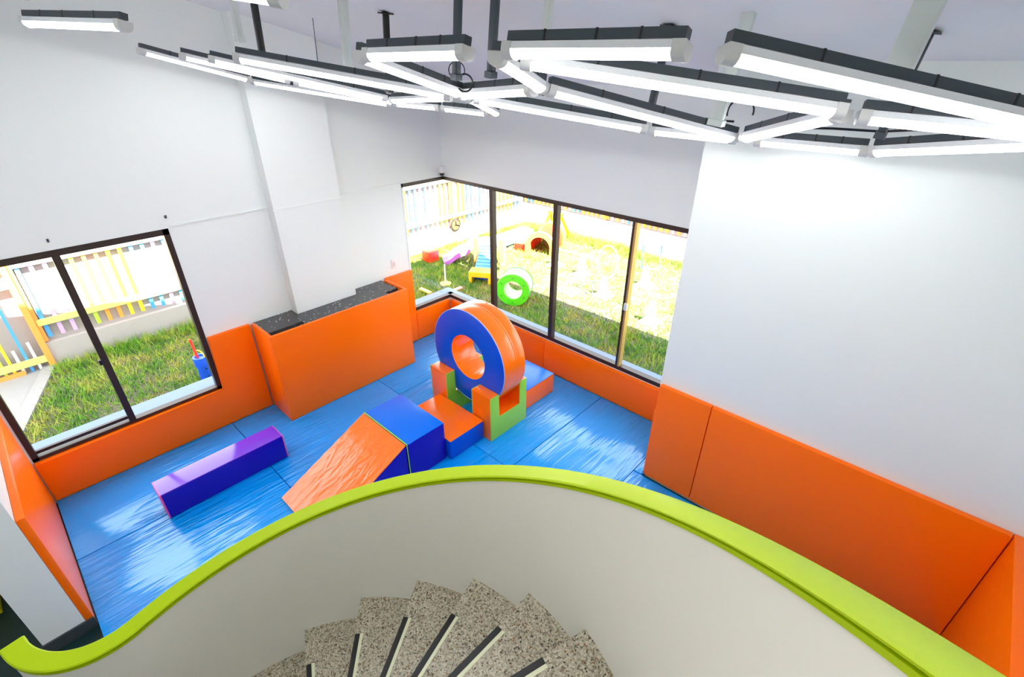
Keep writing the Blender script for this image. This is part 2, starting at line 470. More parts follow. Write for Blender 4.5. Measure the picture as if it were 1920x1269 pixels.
stairs = tag(empty('spiral_staircase', (SCX, SCY, -0.05)), 'speckled terrazzo spiral steps inside the curved stair wall', 'staircase')
ST0, SDT, SZ0, SRISE = 154.6, 16.4, 0.66, 0.188
RI = 1.235
for k in range(-3, 9):
    th1 = math.radians(ST0 - SDT * k); th0 = math.radians(ST0 - SDT * (k + 1))
    zt = SZ0 + SRISE * k
    bm = bmesh.new()
    n = 5
    zb = max(zt - 0.24, -0.04)
    pts = [(0.16 * math.cos(th0 - .05), 0.16 * math.sin(th0 - .05)), (0.16 * math.cos(th1), 0.16 * math.sin(th1))] + [(RI * math.cos(th1 + (th0 - .09 - th1) * i / n), RI * math.sin(th1 + (th0 - .09 - th1) * i / n)) for i in range(n + 1)]
    A = [bm.verts.new((x, y, zb + 0.05)) for x, y in pts]; B = [bm.verts.new((x, y, zt + 0.05)) for x, y in pts]
    bm.faces.new(A[::-1]); bm.faces.new(B)
    for i in range(len(pts)):
        j = (i + 1) % len(pts)
        bm.faces.new((A[i], A[j], B[j], B[i]))
    st = finish(bm, 'step', TERRAZZO, stairs)
    # anti-slip nosing strip: black line with a pale band behind it, ends short of the wall
    def strip(name, d0, d1, dz, mm):
        ax = Vector((math.cos(th1), math.sin(th1), 0)); tn = Vector((math.sin(th1), -math.cos(th1), 0))
        bm = bmesh.new(); v = []
        for zz in (zt + 0.0502, zt + 0.0502 + dz):
            for rr, dd in ((0.45, d0), (1.02, d0), (1.02, d1), (0.45, d1)):
                p = ax * rr + tn * dd; v.append(bm.verts.new((p.x, p.y, zz)))
        for f in ((0, 3, 2, 1), (4, 5, 6, 7), (0, 1, 5, 4), (1, 2, 6, 5), (2, 3, 7, 6), (3, 0, 4, 7)):
            bm.faces.new([v[i] for i in f])
        finish(bm, name, mm, st)
    strip('nosing_strip', 0.004, 0.030, 0.003, BLACK)
    strip('pale_strip', 0.031, 0.047, 0.002, PALEY)

# ================================================================== FLOOR MATS
def gym_mat(b, label):
    o = box('gym_mat', (b[0] + 0.003, b[1] - 0.003, b[2] + 0.003, b[3] - 0.003, -0.05, 0.0), BLUEMAT, bevel=0.006)
    tag(o, label, 'floor mat', 'blue vinyl floor mats')
XA, YA, YD = -5.338, -0.508, 4.382
gym_mat((XA, -4.42, YA, 1.07), 'blue vinyl floor mat under the left window, beside the orange partition pad')
gym_mat((-4.42, -2.56, YA, 1.07), 'wrinkled blue floor mat under the purple beam near the stair rail')
gym_mat((XA, -3.49, 1.07, 2.71), 'blue floor mat in front of the tall padded box')
gym_mat((-3.49, -1.63, 1.07, 2.71), 'blue floor mat under the right side of the blue block, behind the lime rail')
gym_mat((XA, -4.41, 2.71, YD), 'blue floor mat in the window corner behind the foam ring')
gym_mat((-4.41, -2.53, 2.71, YD), 'blue floor mat under the foam ring and its cradles')
gym_mat((-2.53, -1.59, 2.71, YD), 'shiny blue floor mat right of the foam ring below the big window')
gym_mat((-1.59, 0.90, 1.2, 3.555), 'blue floor mat at the foot of the long right wall pad')
gym_mat((-1.59, -1.492, 3.56, YD), 'narrow blue floor mat strip beside the end of the right wall pad')

# ================================================================== WALL PADS
def wall_pad(b, label, bevel=0.012):
    return tag(box('wall_pad', b, ORANGE, bevel=bevel), label, 'wall pad', 'orange vinyl wall pads')
XP, YP, YQ = -5.34, 4.385, 3.565
PH, PL = 1.09, 0.448
tag(prism('wall_pad', [(-0.505, 0.002), (1.545, 0.002), (1.545, PH), (1.115, PH), (1.105, PL), (-0.505, PL)], 'x', XW, XP, ORANGE, bevel=0.012), 'stepped orange wall pad, low under the left window and tall beside the padded box', 'wall pad', 'orange vinyl wall pads')
wall_pad((XW, XP, 3.325, 3.745, 0.002, PH + 0.01), 'narrow tall orange pad between the padded box and corner window')
wall_pad((XW, XP, 3.75, 4.38, 0.002, PL), 'short low orange pad left of the window corner')
wall_pad((-5.335, -3.472, YP, YB, 0.002, PL - 0.01), 'low orange pad under the big window behind the foam ring')
wall_pad((-3.468, -1.505, YP, YB, 0.002, PL - 0.01), 'low orange pad under the right half of the big window')
wall_pad((-1.485, -1.008, YQ, YR, 0.012, PH), 'short tall orange pad at the left end of the right wall')
wall_pad((-1.003, 0.885, YQ, YR, 0.012, PH), 'long tall orange pad on the right wall above the lime rail')
wall_pad((0.89, XS, 1.9, 3.612, 0.002, PH), 'tall orange pad on the side wall at the far right corner')
wall_pad((-5.335, -3.705, YS, -0.511, 0.002, PH), 'glossy tall orange pad on the partition at the left edge')
wall_pad((-1.502, -1.487, YQ + 0.02, YP - 0.01, 0.002, PH - 0.3), 'thin orange pad covering the return edge of the right wall')

# ------------------------------------------------------------------ tall padded box with granite ledge
pb = tag(empty('padded_box', (-4.9, 2.43, 0)), 'tall orange padded box around the pillar base', 'padded box')
def PB(o):
    o.data.transform(Matrix.Translation((4.9, -2.43, 0))); o.parent = pb; return o
PB(box('front_pad', (-4.91, -4.868, 1.552, 3.312, 0.002, 1.10), ORANGE, bevel=0.012))
PB(box('side_pad', (-5.335, -4.911, 1.552, 1.592, 0.002, 1.10), ORANGE, bevel=0.012))
PB(box('side_pad', (-5.335, -4.911, 3.272, 3.312, 0.002, 1.10), ORANGE, bevel=0.012))
PB(box('inner_base', (-5.33, -4.925, 1.6, 3.265, 0.002, 1.03), BLACK))
prism('granite_ledge', [(XW, 1.595), (XW, 2.035), (-5.235, 2.035), (-5.235, 2.805), (XW, 2.805), (XW, 3.268), (-5.02, 3.268), (-5.02, 3.08), (-4.935, 3.08), (-4.935, 1.98), (-5.02, 1.98), (-5.02, 1.595)], 'z', 1.045, 1.078, GRANITE)
tag(bpy.data.objects['granite_ledge'], 'black granite ledge with white flecks on the padded box', 'ledge')

# ================================================================== SOFT PLAY BLOCKS
def soft_block(name, b, top, side, label, cat, piping=None):
    x0, x1, y0, y1, z1 = b
    e = tag(empty(name, ((x0 + x1) / 2, (y0 + y1) / 2, 0)), label, cat)
    hx, hy = (x1 - x0) / 2, (y1 - y0) / 2
    box('side_cover', (-hx, hx, -hy, hy, 0.001, z1 - 0.006), side, e, bevel=0.010)
    box('top_cover', (-hx + 0.002, hx - 0.002, -hy + 0.002, hy - 0.002, z1 - 0.014, z1), top, e, bevel=0.006)
    return e
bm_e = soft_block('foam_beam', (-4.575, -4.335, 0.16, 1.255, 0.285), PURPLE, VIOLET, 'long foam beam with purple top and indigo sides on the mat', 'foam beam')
box('end_cover', (-0.121, 0.121, -0.552, -0.540, 0.004, 0.281), MAGENTA, bm_e, bevel=0.004)
box('end_cover', (-0.121, 0.121, 0.540, 0.552, 0.004, 0.281), MAGENTA, bm_e, bevel=0.004)

b1 = soft_block('foam_block', (-3.83, -3.11, 1.925, 2.372, 0.468), BLUETOP, VIOLET, 'tall foam block with bright blue top and indigo side next to the ramp', 'foam block')
tube('piping', [(-0.36, -0.228, 0.01), (-0.36, -0.228, 0.472), (0.36, -0.228, 0.472), (0.36, -0.228, 0.01)], 0.006, GREEN, b1, n=6)
soft_block('foam_block', (-3.78, -3.05, 2.388, 2.860, 0.245), ORANGE_S, BLUE, 'low foam step with orange top and blue sides before the ring', 'foam block')
soft_block('foam_block', (-3.78, -3.05, 3.46, 4.075, 0.27), BLUETOP, ORANGE_S, 'low foam step with blue top and orange sides behind the ring', 'foam block')

wd = tag(empty('foam_ramp', (-3.47, 1.43, 0)), 'orange foam wedge ramp with indigo sides leading up to the blue block', 'foam ramp')
prism('side_cover', [(-0.474, 0.001), (0.478, 0.001), (0.478, 0.452), (0.470, 0.452), (-0.474, 0.006)], 'x', -0.355, 0.355, VIOLET, wd, bevel=0.003)
# sloping top with slight sag
bm = bmesh.new()
nx, ny = 14, 18; g = []
for j in range(ny + 1):
    row = []
    for i in range(nx + 1):
        u, v = i / nx, j / ny
        x = -0.357 + 0.714 * u; y = -0.482 + 0.96 * v
        z = 0.016 + 0.456 * v
        z += 0.003 * math.sin(v * 40 + 3 * math.sin(u * 5)) * (1 - u) ** 2 * (1 if 0 < v < 1 else 0)
        row.append(bm.verts.new((x, y, z)))
    g.append(row)
for j in range(ny):
    for i in range(nx):
        bm.faces.new((g[j][i], g[j][i + 1], g[j + 1][i + 1], g[j + 1][i]))
bmesh.ops.recalc_face_normals(bm, faces=bm.faces)
if sum(f.normal.z for f in bm.faces) < 0: bmesh.ops.reverse_faces(bm, faces=bm.faces)
bmesh.ops.solidify(bm, geom=list(bm.faces), thickness=0.008)
finish(bm, 'slope_cover', ORANGE_W, wd, smooth=True)

def u_cradle(x0, x1, label):
    e = tag(empty('foam_cradle', ((x0 + x1) / 2, 3.155, 0)), label, 'foam cradle', 'U-shaped foam cradles')
    U = [(-0.285, 0.001), (0.285, 0.001), (0.285, 0.562), (0.172, 0.562), (0.172, 0.268), (-0.155, 0.268), (-0.155, 0.562), (-0.285, 0.562)]
    hx = (x1 - x0) / 2
    prism('outer_cover', U, 'x', -hx + 0.004, hx - 0.004, ORANGE_S, e, bevel=0.006)
    def inset(P, d): return P
    prism('side_face', U, 'x', hx - 0.006, hx + 0.001, GREEN, e, bevel=0.002)
    prism('side_face', U, 'x', -hx - 0.001, -hx + 0.006, GREEN, e, bevel=0.002)
    return e
u_cradle(-3.235, -2.95, 'front U-shaped foam cradle with lime green face holding the ring')
u_cradle(-3.93, -3.65, 'rear U-shaped foam cradle with lime inner face holding the ring')

rg = tag(empty('foam_ring', (-3.425, 3.165, 0.82)), 'large standing foam ring with blue face and orange rim', 'foam ring')
RO, RIN, HT = 0.551, 0.262, 0.160
def ring_band(name, prof, material):
    return lathe(name, prof, material, rg, n=72, axis='y', close=False)
def annulus(name, y, r0, r1, material, flip):
    bm = bmesh.new(); n = 72
    rr = [r0, r0 + 0.02, (r0 + r1) / 2, r1 - 0.02, r1]; off = [0, 0.006, 0.009, 0.006, 0]
    rings = [[bm.verts.new((r * math.cos(2 * math.pi * i / n), y + flip * o, r * math.sin(2 * math.pi * i / n))) for i in range(n)] for r, o in zip(rr, off)]
    for a, b in zip(rings[:-1], rings[1:]):
        for i in range(n): bm.faces.new((a[i], a[(i + 1) % n], b[(i + 1) % n], b[i]))
    return finish(bm, name, material, rg, smooth=True)
annulus('face', -HT, RIN, RO, BLUE, -1)
annulus('face', HT, RIN, RO, BLUE, 1)
def open_lathe(name, prof, material, parent, n=72):
    bm = bmesh.new()
    rings = [[bm.verts.new((r * math.cos(2 * math.pi * i / n), y, r * math.sin(2 * math.pi * i / n))) for i in range(n)] for r, y in prof]
    for a, b in zip(rings[:-1], rings[1:]):
        for i in range(n): bm.faces.new((a[i], a[(i + 1) % n], b[(i + 1) % n], b[i]))
    return finish(bm, name, material, parent, smooth=True, angle=60)
open_lathe('outer_band', [(RO, -HT), (RO + 0.004, -HT * 0.85), (RO + 0.006, -HT * 0.4), (RO + 0.006, 0.0), (RO + 0.004, 0.012), (RO + 0.004, 0.018), (RO + 0.007, 0.024), (RO + 0.004, 0.030), (RO + 0.004, 0.036), (RO + 0.006, 0.048), (RO + 0.006, HT * 0.6), (RO + 0.004, HT * 0.85), (RO, HT)], mat('orange_ring_vinyl', (255, 118, 12), 0.2, spec=0.6, bump=0.12, bscale=(3, 12, 3), bdist=0.02), rg)
open_lathe('inner_band', [(RIN, -HT), (RIN - 0.006, -HT * 0.5), (RIN - 0.008, 0), (RIN - 0.006, HT * 0.5), (RIN, HT)], ORANGE_W, rg)
open_lathe('edge_piping', [(RO - 0.004, -HT - 0.001), (RO, -HT - 0.004), (RO + 0.005, -HT - 0.001), (RO + 0.003, -HT + 0.004)], mat('pale_blue_piping', (150, 170, 230), 0.3), rg)

# ================================================================== small fittings
so = tag(empty('wall_socket', (XW, 3.49, 1.25)), 'small white wall socket beside the corner window', 'socket')
box('cover_plate', (0.0, 0.009, -0.036, 0.036, -0.06, 0.06), SOCKET, so, bevel=0.003)
box('socket_face', (0.009, 0.013, -0.018, 0.018, -0.03, 0.03), mat('socket_pink_grey', (214, 196, 190), 0.4), so, bevel=0.002)
sc = tag(empty('security_camera', (-5.35, 4.39, 2.33)), 'small white security camera in the corner above the window', 'camera')
box('housing', (-0.04, 0.025, -0.025, 0.045, -0.03, 0.06), WHITEP, sc, bevel=0.010)
lathe('lens', [(0.0, -0.05), (0.02, -0.05), (0.032, -0.03), (0.034, -0.02)], BLACK, sc, n=16, loc=(0.012, -0.012, 0))
for (yy, zz, lab) in ((0.27, 2.33, 'small metal hook on the wall above the left window mullion'), (1.12, 2.355, 'small dark hook on the wall at the upper corner of the left window')):
    hk = tag(empty('wall_hook', (XW, yy, zz)), lab, 'hook')
    box('plate', (0, 0.004, -0.008, 0.008, -0.014, 0.014), STEEL, hk, bevel=0.001)
    tube('prong', [(0.0, 0, 0.0), (0.03, 0, -0.005), (0.045, 0, 0.005), (0.05, 0.0, 0.025)], 0.004, STEEL, hk, n=6)
sw = tag(empty('wall_switch', (XS, 3.05, 1.2)), 'small white switch plate on the far right side wall', 'switch')
box('cover_plate', (-0.008, 0, -0.06, 0.06, -0.04, 0.04), SOCKET, sw, bevel=0.003)
box('rocker', (-0.013, -0.008, -0.03, 0.03, -0.02, 0.02), WHITEP, sw, bevel=0.002)

ye = tag(empty('yellow_block', (-4.75, -1.25, -0.05)), 'yellow soft block on the dark floor behind the partition', 'foam block')
box('side_cover', (-0.5, 0.42, -0.3, 0.27, 0.001, 0.24), mat('yellow_vinyl', (214, 200, 20), 0.3), ye, bevel=0.015)
box('top_cover', (-0.495, 0.415, -0.295, 0.265, 0.235, 0.25), mat('yellow_vinyl', (214, 200, 20), 0.3), ye, bevel=0.006)

# ================================================================== CEILING LIGHT NETWORK
LH, LA, LB = 4.05, 0.02, -0.25
LN = Vector((-LA, -LB, 1)).normalized()
def lz(x, y): return LH + LA * x + LB * y
LIGHTS = {
 'A': ((-4.666, 1.175), (-4.810, 1.902), 'leftmost tube light, its lower end above the left wall before the pillar'),
 'B': ((-4.908, 2.006), (-3.988, 2.724), 'long tube light crossing the pillar top, lowest in the left group'),
 'C': ((-4.311, 1.322), (-4.164, 1.935), 'short tube light second from left in the left cluster'),
 'D': ((-4.125, 2.010), (-3.770, 2.620), 'tube light squeezed between two long tubes of the left cluster'),
 'E': ((-4.057, 1.417), (-3.663, 2.458), 'long tube light under a grey channel in the middle of the left cluster'),
 'F': ((-3.640, 1.429), (-2.728, 2.312), 'long tube light under the topmost black channel of the left cluster'),
 'G': ((-2.281, 1.496), (-1.681, 1.526), 'short level tube light at the top edge left of centre'),
 'H': ((-2.405, 1.518), (-2.521, 2.227), 'thick diagonal tube light running down to the knotted wires left of centre'),
 'I': ((-3.650, 2.547), (-2.815, 2.394), 'short tube light joining the left cluster to the wire junction'),
 'J': ((-3.814, 2.701), (-3.390, 2.777), 'tiny far tube light, lowest just left of the wire junction'),
 'K': ((-3.325, 2.806), (-2.971, 2.917), 'tiny far tube light, lowest just below the wire junction'),
 'L': ((-2.535, 2.283), (-1.852, 2.138), 'short tube light right of the knotted wires at centre'),
 'M': ((-1.575, 1.621), (-1.721, 2.057), 'thick short diagonal tube light with half-round end cap at top centre'),
 'N': ((-2.590, 2.387), (-2.819, 2.868), 'short diagonal tube light pointing down below the wire junction'),
 'O': ((-2.525, 2.410), (-1.743, 3.139), 'long far tube light under twin cables above the corner window'),
 'P': ((-1.411, 1.529), (-0.796, 1.598), 'level tube light along the top edge right of centre'),
 'Q': ((-1.461, 1.673), (-0.498, 2.371), 'long tube light under the grey channel running to the right-hand junction'),
 'R': ((-1.711, 2.141), (-1.191, 3.256), 'long tube light under the black channel meeting the white pipe'),
 'S': ((-1.689, 3.216), (-1.217, 3.323), 'short far tube light above the edge of the right wall'),
 'T': ((-1.089, 3.214), (-0.502, 2.481), 'slanting tube light rising to the right-hand junction'),
 'U': ((-1.050, 3.346), (-0.527, 3.405), 'short far tube light lowest on the right wall'),
 'V': ((-0.656, 1.654), (0.150, 2.540), 'nearest and thickest tube light in the upper right corner'),
 'W': ((-0.409, 2.491), (0.160, 2.695), 'tube light from the right-hand junction to the right edge'),
 'X': ((-0.452, 3.381), (0.190, 2.806), 'lowest tube light at the right edge of the ceiling'),
}
# tube lights added over the stairs and behind the viewer as fill light
FILL_LIGHTS = [((-4.9, -2.6), (-3.9, -2.2)), ((-3.0, -2.7), (-2.2, -2.0)), ((-1.0, -0.1), (-0.1, -0.3)), ((-3.45, -0.55), (-2.65, -1.05)), ((-1.9, -1.75), (-1.1, -1.55)), ((-1.6, 0.5), (-0.7, 0.55)), ((-0.4, -2.9), (0.5, -2.6)), ((-2.4, 0.0), (-3.2, 0.4)), ((-1.9, 0.9), (-2.7, 0.3)), ((0.1, -0.4), (0.6, -1.0)), ((-2.2, -1.3), (-1.2, -0.9)), ((-3.6, 0.85), (-4.6, 0.6)), ((-4.4, -0.2), (-3.4, 0.45)), ((-2.9, -0.5), (-1.9, 0.1)), ((-1.4, -1.2), (-0.4, -0.6)), ((-3.3, -1.6), (-2.3, -1.0)), ((-0.3, -2.2), (0.5, -1.4)), ((-4.9, -1.6), (-4.0, -0.9)), ((-0.1, 0.9), (0.75, 0.1)), ((-2.0, -2.6), (-1.0, -2.0))]
def half_round(w, d, n=10):
    return [(-w / 2 * math.cos(math.pi * i / n), -d * math.sin(math.pi * i / n)) for i in range(n + 1)]
def profile_bar(name, prof, x0, x1, material, parent, smooth=True):
    return prism(name, prof, 'x', x0, x1, material, parent, smooth=smooth)
def batten(p, q, label, group='LED tube lights of the ceiling network'):
    A = Vector((p[0], p[1], lz(*p))); B = Vector((q[0], q[1], lz(*q)))
    L = (B - A).length; u = (B - A).normalized(); wv = LN.cross(u).normalized()
    e = empty('led_tube_light')
    mw = Matrix((u, wv, LN)).transposed().to_4x4(); mw.translation = (A + B) / 2
    e.matrix_world = mw
    tag(e, 'white LED ' + label, 'ceiling light', group)
    H = L / 2
    profile_bar('diffuser', half_round(0.068, 0.025), -H + 0.012, H - 0.012, EMIT, e)
    profile_bar('housing', [(-0.037, 0.0), (0.037, 0.0), (0.034, 0.024), (-0.034, 0.024)], -H + 0.012, H - 0.012, LIGHTW, e, smooth=False)
    for s in (-1, 1):
        a, b = sorted((s * (H - 0.0115), s * (H + 0.030)))
        profile_bar('end_cap', [(-0.0375, 0.0245), (-0.0375, 0.0)] + half_round(0.075, 0.030)[1:-1] + [(0.0375, 0.0), (0.0375, 0.0245)], a, b, CAPG, e)
    profile_bar('channel', [(-0.0205, 0.030), (-0.0205, 0.062), (0.0205, 0.062), (0.0205, 0.030)], -H - 0.02, H + 0.02, STEEL, e, smooth=False)
    for t in (-0.55, 0.1, 0.6):
        profile_bar('bracket', [(-0.022, 0.0245), (-0.022, 0.064), (0.022, 0.064), (0.022, 0.0245)], t * H - 0.004, t * H + 0.004, BLACK, e, smooth=False)
    return e
for k_, (p, q, lab) in LIGHTS.items():
    e_ = batten(p, q, lab)
    if k_ in 'ABCDEIJKN': e_.scale = (1.0, 0.82, 0.82)   # slimmer battens at the far left
OVER = {(-3.6, 0.85): 'fill tube light added near the ceiling above the left window', (-2.4, 0.0): 'fill tube light added at the top edge over the left light cluster'}
for p, q in FILL_LIGHTS:
    batten(p, q, OVER.get(p, 'fill tube light added over the stairs behind the viewer'), 'added LED fill lights over the stairs')

# hangers: black struts and pale conduits leaning between ceiling and light network
HD = Vector((0.12, 0.0, 1.0)).normalized()
def hanger(name, x, y, hw_, hd_, material, label, plate=True, cat='hanger', drop=0.035):
    p = Vector((x, y, lz(x, y) + drop))
    t = (zc(y) - p.z) / (HD.z + 0.235 * HD.y)
    e = empty(name, p)
    e.rotation_euler = HD.to_track_quat('Z', 'X').to_euler()
    tag(e, label, cat)
    box('rod', (-hw_, hw_, -hd_, hd_, 0, t + 0.02), material, e, bevel=0.003, seg=1)
    if plate:
        box('ceiling_plate', (-hw_ * 2.2, hw_ * 2.2, -hd_ * 2.2, hd_ * 2.2, t - 0.012, t - 0.004), material, e)
    box('foot_clip', (-hw_ * 1.3, hw_ * 1.3, -hd_ * 1.3, hd_ * 1.3, -0.01, 0.02), material, e)
    return e
for x, y, lab in ((-1.57, 2.90, 'black strut hanging the far tube light with twin cables'), (-0.43, 3.13, 'black strut hanging the lowest right-hand tube lights'), (-2.0, 2.0, 'black strut left of the thick short diagonal tube'),
                  (-3.47, 2.39, 'thin black strut at the right end of the left light cluster'), (-2.31, 2.04, 'black strut above the knotted wires'), (-3.75, 1.62, 'thin black strut over the topmost black channel at left')):
    hanger('hanger_strut', x, y, 0.018, 0.018, STEEL if x > -3 else BLACK, lab)
for x, y, r, lab in ((-1.12, 2.80, 0.030, 'pale grey conduit standing on the black channel at right of centre'), (-0.34, 2.33, 0.042, 'wide pale conduit behind the nearest tube light'), (-3.35, 2.0, 0.030, 'pale conduit behind the left light cluster'),
                     (-3.40, 1.36, 0.022, 'pale conduit at the top edge above the left light cluster'), (-1.56, 1.88, 0.018, 'slim pale conduit just right of the half-round end cap')):
    hanger('conduit_pipe', x, y, r, r * 0.7, CONDUIT, lab, plate=False, cat='pipe', drop=0.0 if x == -1.12 else 0.07)

wr = hanger('suspension_wire', -4.45, 2.365, 0.003, 0.003, BLACK, 'thin wire holding the long tube in front of the pillar', plate=False, cat='wire')
def cable(pts, label, r=0.006, m_=BLACK):
    tag(tube('cable', pts, r, m_, n=6), label, 'cable')
def arc_pts(c, r, n=14, a0=0.0, a1=2 * math.pi, ax=Vector((0.73, 0.68, 0)), ay=Vector((0, 0, 1))):
    return [Vector(c) + ax * r * math.cos(a0 + (a1 - a0) * i / n) + ay * r * math.sin(a0 + (a1 - a0) * i / n) for i in range(n + 1)]
cz = lambda x, y, d: (x, y, lz(x, y) + d)
cable(arc_pts(cz(-2.36, 2.09, 0.085), 0.045, a0=-0.6, a1=4.2), 'upper loop of black wire at the left-hand light junction', 0.003)
cable(arc_pts(cz(-2.33, 2.12, 0.03), 0.045, a0=-2.5, a1=2.4), 'lower loop of black wire at the left-hand light junction', 0.005)
cable(arc_pts(cz(-1.05, 2.92, 0.08), 0.07, a0=-0.2, a1=3.4), 'loop of black wire beside the pale conduit at right of centre', 0.005)
def along(p, q, d, side):
    A = Vector(cz(p[0], p[1], d)); B = Vector(cz(q[0], q[1], d)); o = Vector((side, 0, 0))
    return [A + o, A.lerp(B, .3) + o + Vector((0, 0, -.008)), A.lerp(B, .6) + o, B + o]
cable(along((-2.5, 2.43), (-1.74, 3.14), 0.10, 0.02), 'cable strung along the far tube light above the corner window', 0.007)
cable(along((-1.70, 3.20), (-1.22, 3.32), 0.10, 0.0), 'cable strung along the short far tube above the right wall edge', 0.007)
cable(along((-1.05, 3.35), (-0.45, 3.39), 0.10, 0.0), 'cable strung along the lowest short tube on the right wall', 0.007)
cable(along((-0.45, 3.38), (0.18, 2.81), 0.10, 0.0), 'cable strung along the lowest tube at the right edge', 0.007)

# ================================================================== GARDEN
GZ = -0.10
bm = bmesh.new()
bm_box(bm, -8.65, -5.59, -4.2, 10.2, GZ - 0.2, GZ); bm_box(bm, -5.59, 3.0, 4.635, 10.2, GZ - 0.2, GZ)
lawn = finish(bm, 'lawn', LAWN); tag(lawn, kind='structure')
# concrete path and kerb at the left
def kerb_y(x): return -0.13 - 0.53 * (x + 8.41) / 1.61
prism('path', [(-8.65, kerb_y(-8.65) - 0.14), (-5.6, kerb_y(-5.6) - 0.14), (-5.6, -4.2), (-8.65, -4.2)], 'z', GZ - 0.05, GZ + 0.004, PATH)
tag(bpy.data.objects['path'], kind='structure')
prism('kerb', [(-8.65, kerb_y(-8.65)), (-5.6, kerb_y(-5.6)), (-5.6, kerb_y(-5.6) - 0.15), (-8.65, kerb_y(-8.65) - 0.15)], 'z', GZ - 0.05, GZ + 0.03, PATH)
tag(bpy.data.objects['kerb'], kind='structure')

# grass blades: one uncountable mass
def grass(nb):
    rng = np.random.default_rng(3)
    xs = rng.uniform(-8.55, -1.2, nb * 2); ys = rng.uniform(-0.7, 9.75, nb * 2)
    ky = -0.13 - 0.53 * (xs + 8.41) / 1.61
    inside = (xs > -5.70) & (ys < 4.70)
    ok = (~inside) & (ys > ky + 0.02)
    near = np.where((ys > 6.3) & (ys < 9.2) & (xs > -7.9), 0.4, 1.0)
    ok &= rng.uniform(0, 1, nb * 2) < near
    xs, ys = xs[ok][:nb], ys[ok][:nb]; n = len(xs)
    hh = rng.uniform(0.03, 0.085, n); wd_ = rng.uniform(0.004, 0.009, n)
    clump = np.sin(xs * 2.3 + 1.1 * np.sin(ys * 1.9)) * np.sin(ys * 2.1 + 0.7 * xs)
    hh *= 1.0 + 0.5 * clump
    # taller tufts along the garden walls
    hh *= np.where((xs < -8.2) | (ys > 9.3), 2.0, 1.0)
    an = rng.uniform(0, 2 * np.pi, n); ln = rng.uniform(0.2, 1.0, n) * hh; la = rng.uniform(0, 2 * np.pi, n)
    V = np.zeros((n, 3, 3), np.float32)
    V[:, 0] = np.stack([xs - np.cos(an) * wd_, ys - np.sin(an) * wd_, np.full(n, GZ)], 1)
    V[:, 1] = np.stack([xs + np.cos(an) * wd_, ys + np.sin(an) * wd_, np.full(n, GZ)], 1)
    V[:, 2] = np.stack([xs + np.cos(la) * ln, ys + np.sin(la) * ln, GZ + hh], 1)
    me = bpy.data.meshes.new('grass_blades')
    me.vertices.add(3 * n); me.vertices.foreach_set('co', V.ravel())
    me.loops.add(3 * n); me.loops.foreach_set('vertex_index', np.arange(3 * n, dtype=np.int32))
    me.polygons.add(n); me.polygons.foreach_set('loop_start', np.arange(0, 3 * n, 3, dtype=np.int32))
    me.update(calc_edges=True); me.validate()
    me.materials.append(BLADE)
    return link('grass', me)
tag(grass(80000), 'rough green grass growing over the garden outside the windows', 'grass', kind='stuff')

# low rendered wall and boundary wall with coping behind the fences
tag(box('wall_garden_left', (-8.76, -8.60, -0.10, 9.9, GZ - 0.2, 0.24), CURB), kind='structure')
tag(box('wall_boundary_left', (-8.95, -8.70, -4.2, 10.1, GZ - 0.2, 1.30), CURB), kind='structure')
tag(box('trim_boundary_left', (-9.0, -8.625, -4.2, 10.1, 1.30, 1.42), CURB), kind='structure')
tag(box('wall_garden_back', (-8.76, 3.0, 9.80, 9.95, GZ - 0.2, 0.40), CURB), kind='structure')
tag(box('wall_boundary_back', (-8.95, 3.0, 9.90, 10.15, GZ - 0.2, 1.30), CURB), kind='structure')
tag(box('trim_boundary_back', (-9.0, 3.0, 9.825, 10.2, 1.30, 1.42), CURB), kind='structure')

SEQ = ['blue', 'purple', 'purple', 'green', 'green', 'orange', 'orange', 'yellow', 'yellow', 'blue', 'blue', 'purple']
def picket_mesh(axis):
    bm = bmesh.new()
    if axis == 'y': bm_box(bm, 0, 0.022, -0.024, 0.024, 0.30, 1.395)
    else: bm_box(bm, -0.024, 0.024, -0.022, 0, 0.44, 1.395)
    me = bpy.data.meshes.new('picket'); bm.to_mesh(me); bm.free()
    return me
def fence(name, axis, start, n, label, seq=SEQ, step=0.137):
    e = tag(empty(name, start), label, 'fence')
    base = picket_mesh(axis); mm = {}
    for c in set(seq):
        x = base.copy(); x.materials.append(PICK[c]); mm[c] = x
    for i in range(n):
        o = link('picket', mm[seq[i % len(seq)]], e)
        o.location = (0, 0.07 + i * step, 0) if axis == 'y' else (0.07 + i * step, 0, 0)
    ln = n * step
    if axis == 'y':
        box('rail', (0.022, 0.052, 0, ln, 0.49, 0.575), GRAIL, e)
        for k in range(0, n, 18):
            box('post', (-0.02, 0.045, k * step - 0.03, k * step + 0.03, 0.26, 1.40), GORANGE, e)
    else:
        box('rail', (0, ln, -0.052, -0.022, 0.60, 0.685), GRAIL, e)
        for k in range(0, n, 18):
            box('post', (k * step - 0.03, k * step + 0.03, -0.045, 0.02, 0.42, 1.40), GORANGE, e)
    return e
fence('picket_fence', 'y', (-8.665, -0.05, 0), 71, 'picket fence with multicoloured slats along the left garden wall')
fence('picket_fence', 'x', (-8.6, 9.865, 0), 56, 'picket fence with small coloured slats along the far garden wall', ['blue', 'blue', 'yellow', 'yellow', 'orange', 'orange', 'green', 'yellow', 'purple', 'orange', 'white'])

